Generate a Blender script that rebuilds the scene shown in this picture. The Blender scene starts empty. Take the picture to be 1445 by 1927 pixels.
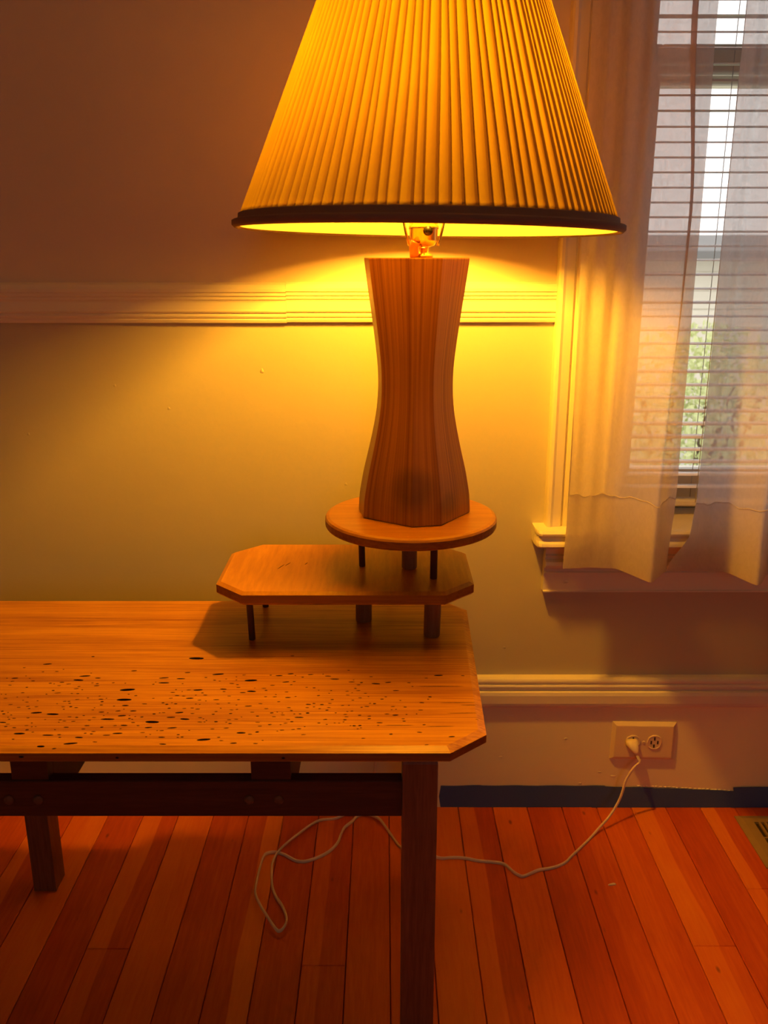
import bpy, math, random
from mathutils import Vector, Matrix, Euler
random.seed(7)
R = math.radians
scn = bpy.context.scene
COL = scn.collection

# ------------------------------------------------------------------ camera
cam_d = bpy.data.cameras.new('camera')
cam_d.sensor_fit = 'VERTICAL'
cam_d.sensor_height = 36.0
cam_d.lens = 36.0 * 1650.0 / 1927.0
cam_d.clip_start = 0.02
cam = bpy.data.objects.new('camera', cam_d)
COL.objects.link(cam)
cam_d.dof.use_dof = True; cam_d.dof.focus_distance = 1.12; cam_d.dof.aperture_fstop = 10.0
cam.location = (0, 0, .925)
cam.rotation_euler = (R(90 - 16.3), 0, 0)
scn.camera = cam

# ------------------------------------------------------------------ world, light, exposure
SKY = 2.0
w = bpy.data.worlds.new('sky'); scn.world = w; w.use_nodes = True
bg = w.node_tree.nodes['Background']
bg.inputs[0].default_value = (1.0, .93, .90, 1)
bg.inputs[1].default_value = SKY

def portal(name, loc, rot, sx, sy):
    d = bpy.data.lights.new(name, 'AREA'); d.shape = 'RECTANGLE'; d.size = sx; d.size_y = sy
    d.cycles.is_portal = True
    o = bpy.data.objects.new(name, d); o.location = loc; o.rotation_euler = rot; COL.objects.link(o)
portal('window_daylight_portal', (.77, 1.62, 1.32), (R(-90), 0, 0), .9, 1.7)      # shines to -Y
portal('added_fill_window_portal', (.35, -3.05, 1.5), (R(90), 0, 0), .9, 1.1)  # shines to +Y, through the added rear window

BULB_COLOR = (1.0, .425, .022)
BULB_STRENGTH = 890.0

scn.view_settings.view_transform = 'Standard'
scn.view_settings.look = 'None'
scn.view_settings.exposure = 0.0
scn.view_settings.gamma = 1.0
scn.view_settings.use_curve_mapping = False

# ------------------------------------------------------------------ materials
def newmat(name):
    m = bpy.data.materials.new(name); m.use_nodes = True
    nt = m.node_tree
    return m, nt, nt.nodes['Principled BSDF']

def N(nt, t, **k):
    n = nt.nodes.new(t)
    for a, b in k.items():
        setattr(n, a, b)
    return n

def noise(nt, scale, detail=4, rough=.55, vec=None, stretch=(1, 1, 1), coord='Object', dist=0.0):
    tc = N(nt, 'ShaderNodeTexCoord'); mp = N(nt, 'ShaderNodeMapping')
    mp.inputs['Scale'].default_value = stretch
    nt.links.new(vec if vec else tc.outputs[coord], mp.inputs['Vector'])
    n = N(nt, 'ShaderNodeTexNoise'); n.inputs['Scale'].default_value = scale
    n.inputs['Detail'].default_value = detail; n.inputs['Roughness'].default_value = rough
    n.inputs['Distortion'].default_value = dist
    nt.links.new(mp.outputs[0], n.inputs['Vector'])
    return n.outputs['Fac']

def ramp(nt, fac, stops):
    r = N(nt, 'ShaderNodeValToRGB')
    e = r.color_ramp.elements
    while len(e) < len(stops): e.new(.5)
    for i, (p, c) in enumerate(stops):
        e[i].position = p; e[i].color = (c[0], c[1], c[2], 1)
    nt.links.new(fac, r.inputs[0])
    return r.outputs[0]

def bump(nt, bsdf, h, strength, dist=.001):
    b = N(nt, 'ShaderNodeBump'); b.inputs['Strength'].default_value = strength
    b.inputs['Distance'].default_value = dist
    nt.links.new(h, b.inputs['Height']); nt.links.new(b.outputs[0], bsdf.inputs['Normal'])

def scl(c, k): return tuple(v * k for v in c)

def paint(name, col, rough=.5, var=.06, bscale=60, bstr=.25, spec=.4):
    m, nt, b = newmat(name)
    f = noise(nt, 3, 5)
    nt.links.new(ramp(nt, f, [(.3, scl(col, 1 - var)), (.7, scl(col, 1 + var))]), b.inputs['Base Color'])
    b.inputs['Roughness'].default_value = rough
    b.inputs['Specular IOR Level'].default_value = spec
    bump(nt, b, noise(nt, bscale, 3), bstr, .0012)
    return m

def wood(name, dark, light, axis='X', scale=14, stretch=14, rough=.4, coat=0, bstr=.12, ring=True, spec=.4, knots=0, w1=.45, det=5, attr=None, spread=(.40, .59)):
    m, nt, b = newmat(name)
    vec = N(nt, 'ShaderNodeAttribute', attribute_name=attr).outputs['Vector'] if attr else None
    s = [stretch, stretch, stretch]; s['XYZ'.index(axis)] = 1
    f1 = noise(nt, scale * .12, 3, .6, vec, stretch=s, dist=.4)
    f2 = noise(nt, scale, det, .65, vec, stretch=s, dist=.15)
    mx = N(nt, 'ShaderNodeMath', operation='MULTIPLY_ADD'); mx.inputs[1].default_value = 1 - w1
    nt.links.new(f2, mx.inputs[0])
    ml = N(nt, 'ShaderNodeMath', operation='MULTIPLY'); ml.inputs[1].default_value = w1
    nt.links.new(f1, ml.inputs[0]); nt.links.new(ml.outputs[0], mx.inputs[2])
    mid = tuple((a + c) / 2 for a, c in zip(dark, light))
    nt.links.new(ramp(nt, mx.outputs[0], [(spread[0], dark), (.49, mid), (spread[1], light)]), b.inputs['Base Color'])
    b.inputs['Roughness'].default_value = rough
    b.inputs['Specular IOR Level'].default_value = spec
    if coat:
        b.inputs['Coat Weight'].default_value = coat; b.inputs['Coat Roughness'].default_value = .25
    bump(nt, b, f2, bstr, .0006)
    return m

def plain(name, col, rough=.5, metal=0, spec=.5):
    m, nt, b = newmat(name)
    f = noise(nt, 40, 3)
    nt.links.new(ramp(nt, f, [(.3, scl(col, .92)), (.7, scl(col, 1.06))]), b.inputs['Base Color'])
    b.inputs['Roughness'].default_value = rough; b.inputs['Metallic'].default_value = metal
    b.inputs['Specular IOR Level'].default_value = spec
    return m

M = {}
M['wall_upper'] = paint('wall_upper_paint', (.70, .60, .46), .55, .04, 45, .35)
M['wall_lower'] = paint('wall_lower_paint', (.545, .50, .35), .45, .04, 45, .35)
M['base_paint'] = paint('baseboard_paint', (.90, .83, .55), .4, .04, 25, .5)
M['trim'] = paint('trim_cream_paint', (.78, .72, .60), .35, .03, 30, .1)
M['wall_back'] = paint('wall_back_paint', (.20, .13, .09), .7)
M['ceiling'] = paint('ceiling_paint', (.90, .86, .76), .8, .03)
M['table'] = wood('pine_tabletop', (.32, .100, .006), (.60, .265, .010), 'X', 9, 40, .36, .15, spec=.35)
M['pit'] = plain('pit_dark', (.030, .012, .006), .9)
M['riser'] = wood('riser_fir', (.42, .17, .007), (.58, .255, .010), 'Y', 14, 10, .38, .15)
M['disc'] = wood('disc_fir', (.50, .215, .008), (.62, .285, .012), 'X', 12, 9, .38, .15)
M['edge'] = wood('board_edge_shade', (.25, .080, .004), (.36, .135, .006), 'X', 10, 30, .45, spec=.3)  # darker wood for upright board sides, their shade put into the colour
M['rod'] = plain('dark_rod', (.09, .035, .018), .5)
M['dowel'] = wood('dowel_wood', (.26, .12, .05), (.36, .18, .08), 'Z', 20, 12)
M['rail'] = wood('walnut_rail', (.055, .018, .010), (.085, .030, .016), 'X', 20, 16, .5)
M['leg'] = wood('leg_wood', (.16, .06, .025), (.24, .095, .04), 'Z', 20, 16, .5)
M['plug'] = wood('plug_wood', (.12, .055, .03), (.16, .08, .04), 'Y', 20, 6, .5)
M['lamp_wood'] = wood('lamp_wood', (.20, .062, .003), (.50, .205, .010), 'Z', 2.0, 150, .36, .15, spec=.35, w1=.35, det=3, attr='grainco', spread=(.34, .66))
M['lamp_wood_brown'] = wood('lamp_wood_brown', (.22, .082, .006), (.34, .140, .010), 'Z', 1.8, 130, .36, .15, spec=.35, w1=.35, det=3, attr='grainco', spread=(.32, .68))
M['brass'] = plain('brass', (.85, .62, .28), .22, 1)
M['black'] = plain('black_plastic', (.012, .010, .010), .35)
M['cord'] = plain('cord_vinyl', (.88, .74, .52), .4)
M['plate'] = paint('plate_cream', (.86, .70, .46), .4, .02, 60, .2)
M['slot'] = plain('slot_dark', (.03, .018, .012), .8)
M['tape'] = paint('blue_tape', (.055, .110, .34), .7, .06, 300, .4)
M['register'] = plain('register_tan', (.34, .23, .10), .45)
M['slat'] = plain('blind_slat', (.80, .77, .78), .35)
M['string'] = plain('blind_string', (.6, .58, .56), .8)
M['trim_tape'] = paint('shade_binding', (.26, .145, .10), .8, .1, 400, .5)
M['debris'] = plain('plaster_chip', (.72, .62, .5), .8)
M['siding'] = paint('siding_paint', (.74, .70, .60), .6)
M['roofing'] = paint('roofing', (.20, .20, .20), .8)
M['lawn'] = paint('yard_paving', (.62, .62, .58), .9, .12, 90, .6)
M['leaf'] = plain('leaf_green', (.64, .70, .36), .6)
M['stem'] = plain('stem_brown', (.12, .08, .05), .8)

# lamp wood: burnt-dark smudges low on the base
def lamp_wood_extra(m):
    nt = m.node_tree; b = nt.nodes['Principled BSDF']
    src = b.inputs['Base Color'].links[0].from_socket
    geo = N(nt, 'ShaderNodeTexCoord')
    last = src
    for (c, r, k) in [((-.004, -.058, .045), .030, .55), ((.042, -.050, .022), .020, .5)]:
        mp = N(nt, 'ShaderNodeMapping'); mp.vector_type = 'POINT'
        mp.inputs['Location'].default_value = (-c[0], -c[1], -c[2])
        nt.links.new(geo.outputs['Object'], mp.inputs['Vector'])
        ln = N(nt, 'ShaderNodeVectorMath', operation='LENGTH'); nt.links.new(mp.outputs[0], ln.inputs[0])
        mr = N(nt, 'ShaderNodeMapRange', interpolation_type='SMOOTHSTEP')
        mr.inputs[1].default_value = r * .45; mr.inputs[2].default_value = r * 1.15
        mr.inputs[3].default_value = k; mr.inputs[4].default_value = 0
        nt.links.new(ln.outputs['Value'], mr.inputs[0])
        mx = N(nt, 'ShaderNodeMix', data_type='RGBA', blend_type='MULTIPLY')
        nt.links.new(mr.outputs[0], mx.inputs['Factor']); nt.links.new(last, mx.inputs['A'])
        mx.inputs['B'].default_value = (.35, .38, .5, 1)
        last = mx.outputs['Result']
    nt.links.new(last, b.inputs['Base Color'])
for _m in (M['lamp_wood'], M['lamp_wood_brown']): lamp_wood_extra(_m)

# floor boards: two tones and the place where they meet come from the object's colour
def floor_mat():
    m, nt, b = newmat('fir_floorboards')
    oi = N(nt, 'ShaderNodeObjectInfo'); tc = N(nt, 'ShaderNodeTexCoord')
    sc = N(nt, 'ShaderNodeSeparateColor'); nt.links.new(oi.outputs['Color'], sc.inputs[0])
    sx = N(nt, 'ShaderNodeSeparateXYZ'); nt.links.new(tc.outputs['Object'], sx.inputs[0])
    off = N(nt, 'ShaderNodeVectorMath', operation='MULTIPLY_ADD')
    cr = N(nt, 'ShaderNodeCombineXYZ'); nt.links.new(oi.outputs['Random'], cr.inputs[0]); nt.links.new(oi.outputs['Random'], cr.inputs[1])
    nt.links.new(cr.outputs[0], off.inputs[0]); off.inputs[1].default_value = (31, 47, 0)
    nt.links.new(tc.outputs['Object'], off.inputs[2])
    v = off.outputs[0]
    wob = noise(nt, 3, 2, .5, v, (1, 1, 1))
    a = N(nt, 'ShaderNodeMath', operation='MULTIPLY_ADD'); a.inputs[1].default_value = .022; a.inputs[2].default_value = -.011
    nt.links.new(wob, a.inputs[0])
    s = N(nt, 'ShaderNodeMath', operation='ADD'); nt.links.new(sx.outputs['X'], s.inputs[0]); nt.links.new(a.outputs[0], s.inputs[1])
    sp = N(nt, 'ShaderNodeMath', operation='MULTIPLY_ADD'); sp.inputs[1].default_value = .06; sp.inputs[2].default_value = -.03
    nt.links.new(sc.outputs['Blue'], sp.inputs[0])
    d = N(nt, 'ShaderNodeMath', operation='SUBTRACT'); nt.links.new(s.outputs[0], d.inputs[0]); nt.links.new(sp.outputs[0], d.inputs[1])
    mr = N(nt, 'ShaderNodeMapRange', interpolation_type='SMOOTHSTEP')
    mr.inputs[1].default_value = -.0012; mr.inputs[2].default_value = .0012
    nt.links.new(d.outputs[0], mr.inputs[0])
    mx = N(nt, 'ShaderNodeMix', data_type='FLOAT')
    nt.links.new(mr.outputs[0], mx.inputs['Factor']); nt.links.new(sc.outputs['Red'], mx.inputs['A']); nt.links.new(sc.outputs['Green'], mx.inputs['B'])
    g = noise(nt, 16, 5, .6, v, (12, 1, 12), dist=.2)
    g2 = noise(nt, 3.5, 3, .6, v, (1.6, 1, 1))
    t1 = N(nt, 'ShaderNodeMath', operation='MULTIPLY_ADD'); t1.inputs[1].default_value = .42
    nt.links.new(g, t1.inputs[0]); nt.links.new(mx.outputs['Result'], t1.inputs[2])
    t2 = N(nt, 'ShaderNodeMath', operation='MULTIPLY_ADD'); t2.inputs[1].default_value = .35
    nt.links.new(g2, t2.inputs[0]); nt.links.new(t1.outputs[0], t2.inputs[2])
    t3 = N(nt, 'ShaderNodeMath', operation='SUBTRACT'); t3.inputs[1].default_value = .385
    nt.links.new(t2.outputs[0], t3.inputs[0])
    c = ramp(nt, t3.outputs[0], [(.05, (.32, .038, .003)), (.35, (.56, .082, .005)), (.62, (.74, .150, .008)), (1, (.86, .26, .016))])
    # small dark dents and nail marks
    vo = N(nt, 'ShaderNodeTexVoronoi'); vo.inputs['Scale'].default_value = 15
    mp = N(nt, 'ShaderNodeMapping'); mp.inputs['Scale'].default_value = (1.6, .7, 1); nt.links.new(v, mp.inputs[0]); nt.links.new(mp.outputs[0], vo.inputs['Vector'])
    k = N(nt, 'ShaderNodeMapRange', interpolation_type='SMOOTHSTEP'); k.inputs[1].default_value = .02; k.inputs[2].default_value = .09
    k.inputs[3].default_value = .6; k.inputs[4].default_value = 0
    nt.links.new(vo.outputs['Distance'], k.inputs[0])
    mm = N(nt, 'ShaderNodeMix', data_type='RGBA'); nt.links.new(k.outputs[0], mm.inputs['Factor']); nt.links.new(c, mm.inputs['A'])
    mm.inputs['B'].default_value = (.07, .012, .006, 1)
    nt.links.new(mm.outputs['Result'], b.inputs['Base Color'])
    b.inputs['Roughness'].default_value = .38
    b.inputs['Specular IOR Level'].default_value = .35
    bump(nt, b, g, .12, .0006)
    return m
M['floor'] = floor_mat()

# pleated shade cloth: reflects inside, lets a little orange light through; doubled cloth at each pleat's overlap passes less
STAINS = [(-.0301, -.1960, .3973), (.1215, -.1125, .5022), (.036, -.205, .382)]
def shade_mat():
    m, nt, b = newmat('shade_cloth')
    nt.nodes.remove(b)
    out = nt.nodes['Material Output']
    at = N(nt, 'ShaderNodeAttribute', attribute_name='layers')
    f = noise(nt, 30, 4, .6, stretch=(1, 1, .15))
    lay = N(nt, 'ShaderNodeMath', operation='MULTIPLY_ADD'); lay.inputs[1].default_value = .35; lay.inputs[2].default_value = -.17
    nt.links.new(f, lay.inputs[0])
    ad = N(nt, 'ShaderNodeMath', operation='ADD'); nt.links.new(lay.outputs[0], ad.inputs[0]); nt.links.new(at.outputs['Fac'], ad.inputs[1])
    tcol = ramp(nt, ad.outputs[0], [(0, (.055, .0345, .0005)), (.35, (.036, .019, .0004)), (1, (.017, .0075, .0002))])
    tc = N(nt, 'ShaderNodeTexCoord')
    for c in STAINS:
        mp = N(nt, 'ShaderNodeMapping'); mp.inputs['Location'].default_value = (-c[0], -c[1], -c[2]); nt.links.new(tc.outputs['Object'], mp.inputs['Vector'])
        ln = N(nt, 'ShaderNodeVectorMath', operation='LENGTH'); nt.links.new(mp.outputs[0], ln.inputs[0])
        mr = N(nt, 'ShaderNodeMapRange', interpolation_type='SMOOTHSTEP'); mr.inputs[1].default_value = .0012; mr.inputs[2].default_value = .0032
        mr.inputs[3].default_value = .8; mr.inputs[4].default_value = 0
        nt.links.new(ln.outputs['Value'], mr.inputs[0])
        mx = N(nt, 'ShaderNodeMix', data_type='RGBA'); nt.links.new(mr.outputs[0], mx.inputs['Factor']); nt.links.new(tcol, mx.inputs['A'])
        mx.inputs['B'].default_value = (.006, .003, .001, 1); tcol = mx.outputs['Result']
    tr = N(nt, 'ShaderNodeBsdfTranslucent'); nt.links.new(tcol, tr.inputs[0])
    df = N(nt, 'ShaderNodeBsdfDiffuse'); df.inputs[0].default_value = (.21, .17, .06, 1)
    a = N(nt, 'ShaderNodeAddShader'); nt.links.new(tr.outputs[0], a.inputs[0]); nt.links.new(df.outputs[0], a.inputs[1])
    nt.links.new(a.outputs[0], out.inputs[0])
    return m
M['shade'] = shade_mat()

def sheer_mat(name, clear):
    m, nt, b = newmat(name)
    nt.nodes.remove(b)
    out = nt.nodes['Material Output']
    df = N(nt, 'ShaderNodeBsdfDiffuse'); df.inputs[0].default_value = (.29, .26, .25, 1)
    tl = N(nt, 'ShaderNodeBsdfTranslucent'); tl.inputs[0].default_value = (.44, .41, .42, 1)
    a = N(nt, 'ShaderNodeAddShader'); nt.links.new(df.outputs[0], a.inputs[0]); nt.links.new(tl.outputs[0], a.inputs[1])
    tp = N(nt, 'ShaderNodeBsdfTransparent')
    mo = noise(nt, 55, 3, .5, stretch=(2.2, 1, 1), dist=2.2)
    mr = N(nt, 'ShaderNodeMapRange'); mr.inputs[1].default_value = .35; mr.inputs[2].default_value = .68
    mr.inputs[3].default_value = clear * .88; mr.inputs[4].default_value = clear * 1.15
    nt.links.new(mo, mr.inputs[0])
    mx = N(nt, 'ShaderNodeMixShader'); nt.links.new(mr.outputs[0], mx.inputs[0])
    nt.links.new(a.outputs[0], mx.inputs[1]); nt.links.new(tp.outputs[0], mx.inputs[2])
    nt.links.new(mx.outputs[0], out.inputs[0])
    return m
M['sheer'] = sheer_mat('sheer_voile', .23)

def glass_mat():
    m, nt, b = newmat('window_glass'); nt.nodes.remove(b)
    out = nt.nodes['Material Output']
    tp = N(nt, 'ShaderNodeBsdfTransparent'); tp.inputs[0].default_value = (.95, .96, .95, 1)
    gl = N(nt, 'ShaderNodeBsdfGlossy'); gl.inputs['Roughness'].default_value = .02
    fr = N(nt, 'ShaderNodeFresnel'); fr.inputs[0].default_value = 1.45
    mx = N(nt, 'ShaderNodeMixShader'); nt.links.new(fr.outputs[0], mx.inputs[0]); nt.links.new(tp.outputs[0], mx.inputs[1]); nt.links.new(gl.outputs[0], mx.inputs[2])
    nt.links.new(mx.outputs[0], out.inputs[0])
    return m
M['glass'] = glass_mat()

def bulb_mat():
    m, nt, b = newmat('bulb_glow')
    b.inputs['Base Color'].default_value = (1, .9, .8, 1)
    b.inputs['Emission Color'].default_value = (*BULB_COLOR, 1)
    b.inputs['Emission Strength'].default_value = BULB_STRENGTH
    return m
M['bulb'] = bulb_mat()

# ------------------------------------------------------------------ helpers
class MB:
    def __init__(s): s.v = []; s.f = []; s.sm = []; s.mi = []
    def add(s, vs, fs, smooth=False, mi=0):
        o = len(s.v); s.v += [tuple(p) for p in vs]
        s.f += [[i + o for i in f] for f in fs]; s.sm += [smooth] * len(fs); s.mi += [mi] * len(fs)
    def box(s, x0, x1, y0, y1, z0, z1, b=0.0):
        if b <= 0:
            vs = [(x, y, z) for z in (z0, z1) for y in (y0, y1) for x in (x0, x1)]
            s.add(vs, [(0, 2, 3, 1), (4, 5, 7, 6), (0, 1, 5, 4), (2, 6, 7, 3), (0, 4, 6, 2), (1, 3, 7, 5)])
        else:
            s.rings([(x0, y0), (x1, y0), (x1, y1), (x0, y1)], [(b, z0), (0, z0 + b), (0, z1 - b), (b, z1)])
        return s
    def rings(s, poly, levels, smooth=False):
        n = len(poly); rs = [[(p[0], p[1], z) for p in inset(poly, i)] for i, z in levels]
        vs = [p for r in rs for p in r]; fs = []
        for k in range(len(rs) - 1):
            for i in range(n):
                j = (i + 1) % n
                fs.append((k * n + i, k * n + j, (k + 1) * n + j, (k + 1) * n + i))
        fs.append(tuple(range(n - 1, -1, -1))); fs.append(tuple((len(rs) - 1) * n + i for i in range(n)))
        s.add(vs, fs, smooth); return s
    def lathe(s, prof, c=(0, 0, 0), n=32, smooth=True, caps=True):
        vs = []; fs = []
        for r, z in prof:
            for i in range(n):
                a = 2 * math.pi * i / n
                vs.append((c[0] + r * math.cos(a), c[1] + r * math.sin(a), c[2] + z))
        for k in range(len(prof) - 1):
            for i in range(n):
                j = (i + 1) % n; fs.append((k * n + i, k * n + j, (k + 1) * n + j, (k + 1) * n + i))
        if caps:
            fs.append(tuple(range(n - 1, -1, -1))); fs.append(tuple((len(prof) - 1) * n + i for i in range(n)))
        s.add(vs, fs, smooth); return s
    def tube(s, pts, r, n=10, sub=6, ry=None, smooth=True, closed=False):
        P = spline(pts, sub) if sub > 1 else [Vector(p) for p in pts]
        vs = []; fs = []; up = Vector((0, 0, 1)); prev = None
        for i, p in enumerate(P):
            t = (P[min(i + 1, len(P) - 1)] - P[max(i - 1, 0)]).normalized()
            if prev is None:
                u = t.cross(up)
                if u.length < .2: u = t.cross(Vector((0, 1, 0)))
            else:
                u = prev - t * prev.dot(t)
            u.normalize(); prev = u.copy(); q = t.cross(u).normalized()
            for k in range(n):
                a = 2 * math.pi * k / n
                vs.append(p + u * (r * math.cos(a)) + q * ((ry or r) * math.sin(a)))
        m = len(P)
        for i in range(m - 1):
            for k in range(n):
                j = (k + 1) % n; fs.append((i * n + k, i * n + j, (i + 1) * n + j, (i + 1) * n + k))
        fs.append(tuple(range(n - 1, -1, -1))); fs.append(tuple((m - 1) * n + k for k in range(n)))
        s.add(vs, fs, smooth); return s
    def profile(s, prof, axis, a, b, smooth=False):
        """closed profile extruded along an axis; prof is (u, v): axis X -> (y, z), axis Z -> (x, y)"""
        n = len(prof)
        f = (lambda u, v, t: (t, u, v)) if axis == 'X' else (lambda u, v, t: (u, v, t))
        vs = [f(u, v, a) for u, v in prof] + [f(u, v, b) for u, v in prof]
        fs = [(i, (i + 1) % n, n + (i + 1) % n, n + i) for i in range(n)]
        fs += [tuple(range(n - 1, -1, -1)), tuple(range(n, 2 * n))]
        s.add(vs, fs, smooth); return s
    def mesh(s, name, mats, origin=(0, 0, 0), fix=True):
        me = bpy.data.meshes.new(name)
        me.from_pydata([(p[0] - origin[0], p[1] - origin[1], p[2] - origin[2]) for p in s.v], [], s.f)
        me.polygons.foreach_set('use_smooth', s.sm); me.polygons.foreach_set('material_index', s.mi)
        for m_ in (mats if isinstance(mats, (list, tuple)) else [mats]): me.materials.append(m_)
        if fix:
            import bmesh
            bm = bmesh.new(); bm.from_mesh(me); bmesh.ops.recalc_face_normals(bm, faces=bm.faces); bm.to_mesh(me); bm.free()
        me.update()
        return me
    def build(s, name, mats, parent=None, origin=None, fix=True):
        """vertices are given in world space; the object's origin is set to `origin` (or the parent's)"""
        base = Vector((0, 0, 0))
        if parent is not None: base = WORLD[parent]
        o_ = Vector(origin) if origin is not None else base
        me = s.mesh(name, mats, o_, fix)
        o = bpy.data.objects.new(name, me); COL.objects.link(o)
        o.location = o_ - base
        if parent is not None: o.parent = parent
        WORLD[o] = o_
        return o

WORLD = {}

def inset(poly, d):
    if d == 0: return list(poly)
    n = len(poly); out = []
    for i in range(n):
        p0, p1, p2 = Vector(poly[i - 1][:2]), Vector(poly[i][:2]), Vector(poly[(i + 1) % n][:2])
        a = (p1 - p0).normalized(); b = (p2 - p1).normalized()
        na = Vector((-a.y, a.x)); nb = Vector((-b.y, b.x))
        k = 1 + na.dot(nb)
        q = p1 + (na + nb) * (d / k)
        out.append((q.x, q.y))
    return out

def spline(pts, sub):
    P = [Vector(p) for p in pts]; out = []
    for i in range(len(P) - 1):
        p0, p1, p2, p3 = P[max(i - 1, 0)], P[i], P[i + 1], P[min(i + 2, len(P) - 1)]
        for k in range(sub):
            t = k / sub
            out.append(.5 * ((2 * p1) + (p2 - p0) * t + (2 * p0 - 5 * p1 + 4 * p2 - p3) * t * t + (3 * p1 - p0 - 3 * p2 + p3) * t ** 3))
    out.append(P[-1]); return out

def thing(name, loc, label, cat, group=None):
    o = bpy.data.objects.new(name, None); o.empty_display_size = .05; COL.objects.link(o)
    o.location = loc; WORLD[o] = Vector(loc)
    return tag(o, label, cat, group)
def tag(o, label=None, cat=None, group=None, kind=None):
    if label: o['label'] = label
    if cat: o['category'] = cat
    if group: o['group'] = group
    if kind: o['kind'] = kind
    return o
def struct(o, label, cat): return tag(o, label, cat, kind='structure')

# ------------------------------------------------------------------ room shell
WY = 1.336                       # face of the window wall
X0, X1, Y0, CZ = -1.5, 1.8, -3.0, 2.35
OX0, OX1, OZ0, OZ1 = .371, 1.171, .5165, 2.12   # window opening
WT = .16

# floor: base slab plus single boards
fl = MB().box(X0 - .1, X1 + .1, Y0 - .1, WY + WT, -.08, -.019).build('floor', M['stem'])
struct(fl, 'orange-red varnished fir floor of narrow boards running to the wall', 'floor')
PITCH = .0604
known = {  # board index from x=.0085 : (tone left, tone right, where they meet)
    0: (.66, .42, .55), 1: (.70, .72, .5), 2: (.66, .34, .50), 3: (.62, .58, .6), 4: (.30, .36, .6), 5: (.34, .44, .45),
    6: (.52, .44, .55), 7: (.78, .50, .60), 8: (.36, .42, .5), 9: (.80, .40, .35), 10: (.38, .38, .5), 11: (.5, .4, .5),
    -1: (.52, .56, .7), -2: (.60, .38, .45), -3: (.34, .38, .5), -4: (.40, .86, .55), -5: (.36, .44, .5), -6: (.74, .68, .5),
    -7: (.72, .36, .50), -8: (.34, .40, .5), -9: (.66, .74, .5), -10: (.78, .40, .4)}
import itertools
pl_mesh = {}
def plank_mesh(L):
    k = round(L, 3)
    if k not in pl_mesh:
        mb = MB(); h = PITCH / 2 - .0005
        mb.rings([(-h, 0), (h, 0), (h, k - .0003), (-h, k - .0003)], [(0, -.018), (0, -.0011), (.0010, 0)])
        pl_mesh[k] = mb.mesh('plank', M['floor'])
    return pl_mesh[k]
rp = random.Random(3)
i0 = int((X0 - .0085) / PITCH) - 1; i1 = int((X1 - .0085) / PITCH) + 1
joints = {7: 1.005, 9: 1.12, -3: .62, 2: .72, -2: .97, 5: .80, -7: 1.0, -9: .55, 10: .9}
for i in range(i0, i1 + 1):
    cx = .0085 + PITCH * (i + .5)
    if cx - PITCH / 2 < X0 - .05 or cx + PITCH / 2 > X1 + .05: continue
    y = WY + .02
    first = True
    while y > Y0:
        if first:
            yj = joints.get(i, rp.choice([.55, .3, -.1, -.4, -.8]) + rp.random() * .2)
        else:
            yj = y - rp.choice([1.2, 1.6, 2.0])
        yj = max(yj, Y0)
        if yj < Y0 + .3: yj = Y0
        L = round(y - yj, 3)
        o = bpy.data.objects.new('plank', plank_mesh(L)); COL.objects.link(o)
        o.location = (cx, y - L, 0); o.parent = fl
        if first and i in known: c = known[i]
        elif i in known:
            a = known[i]; c = (a[0] * .75 + .1, a[1] * .85 + .05, a[2])
        else: c = (rp.uniform(.3, .8), rp.uniform(.3, .8), rp.uniform(.3, .7))
        o.color = (c[0], c[1], c[2], 1)
        y = yj; first = False

def wall_y(name, x0, x1, y0, y1, z0, z1, m, label):
    return struct(MB().box(x0, x1, y0, y1, z0, z1).build(name, m), label, 'wall')
# window wall: lower and upper paint, each one mesh, opening left free
lw = MB(); zr = .855
lw.box(X0, OX0, WY, WY + WT, 0, zr).box(OX1, X1, WY, WY + WT, 0, zr).box(OX0, OX1, WY, WY + WT, 0, OZ0 - .03)
lwo = lw.build('wall_front', M['wall_lower']); struct(lwo, 'olive beige painted lower wall under the chair rail', 'wall')
uw = MB(); uw.box(X0, OX0, WY, WY + WT, zr, CZ).box(OX1, X1, WY, WY + WT, zr, CZ).box(OX0, OX1, WY, WY + WT, OZ1, CZ)
uwo = uw.build('wall_front_upper', M['wall_upper']); struct(uwo, 'mauve grey painted upper wall above the chair rail', 'wall')
wall_y('wall_left', X0 - .1, X0, Y0, WY + WT, 0, CZ, M['wall_upper'], 'painted wall at the left side of the room')
wall_y('wall_right', X1, X1 + .1, Y0, WY + WT, 0, CZ, M['wall_upper'], 'painted wall at the right side of the room')
# rear wall behind the camera; its window is added for fill daylight
rw = MB(); a0, a1, b0, b1 = -.1, .8, .95, 2.05
rw.box(X0, a0, Y0 - .1, Y0, 0, CZ).box(a1, X1, Y0 - .1, Y0, 0, CZ).box(a0, a1, Y0 - .1, Y0, 0, b0).box(a0, a1, Y0 - .1, Y0, b1, CZ)
struct(rw.build('wall_back', M['wall_back']), 'painted wall behind the camera with an opening added for fill daylight', 'wall')
rf = MB()
for (x0_, x1_, z0_, z1_) in [(a0, a0 + .05, b0, b1), (a1 - .05, a1, b0, b1), (a0, a1, b0, b0 + .05), (a0, a1, b1 - .05, b1), (a0, a1, 1.42, 1.47)]:
    rf.box(x0_, x1_, Y0 - .08, Y0 - .04, z0_, z1_)
rwin = rf.build('added_fill_window', M['trim']); struct(rwin, 'unseen window added behind the camera to let in fill daylight', 'window')
MB().box(a0 + .05, a1 - .05, Y0 - .062, Y0 - .058, b0 + .05, b1 - .05).build('pane', M['glass'], rwin)
struct(MB().box(X0 - .1, X1 + .1, Y0 - .1, WY + WT, CZ, CZ + .1).build('ceiling', M['ceiling']), 'plain pale plaster ceiling', 'ceiling')

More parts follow.
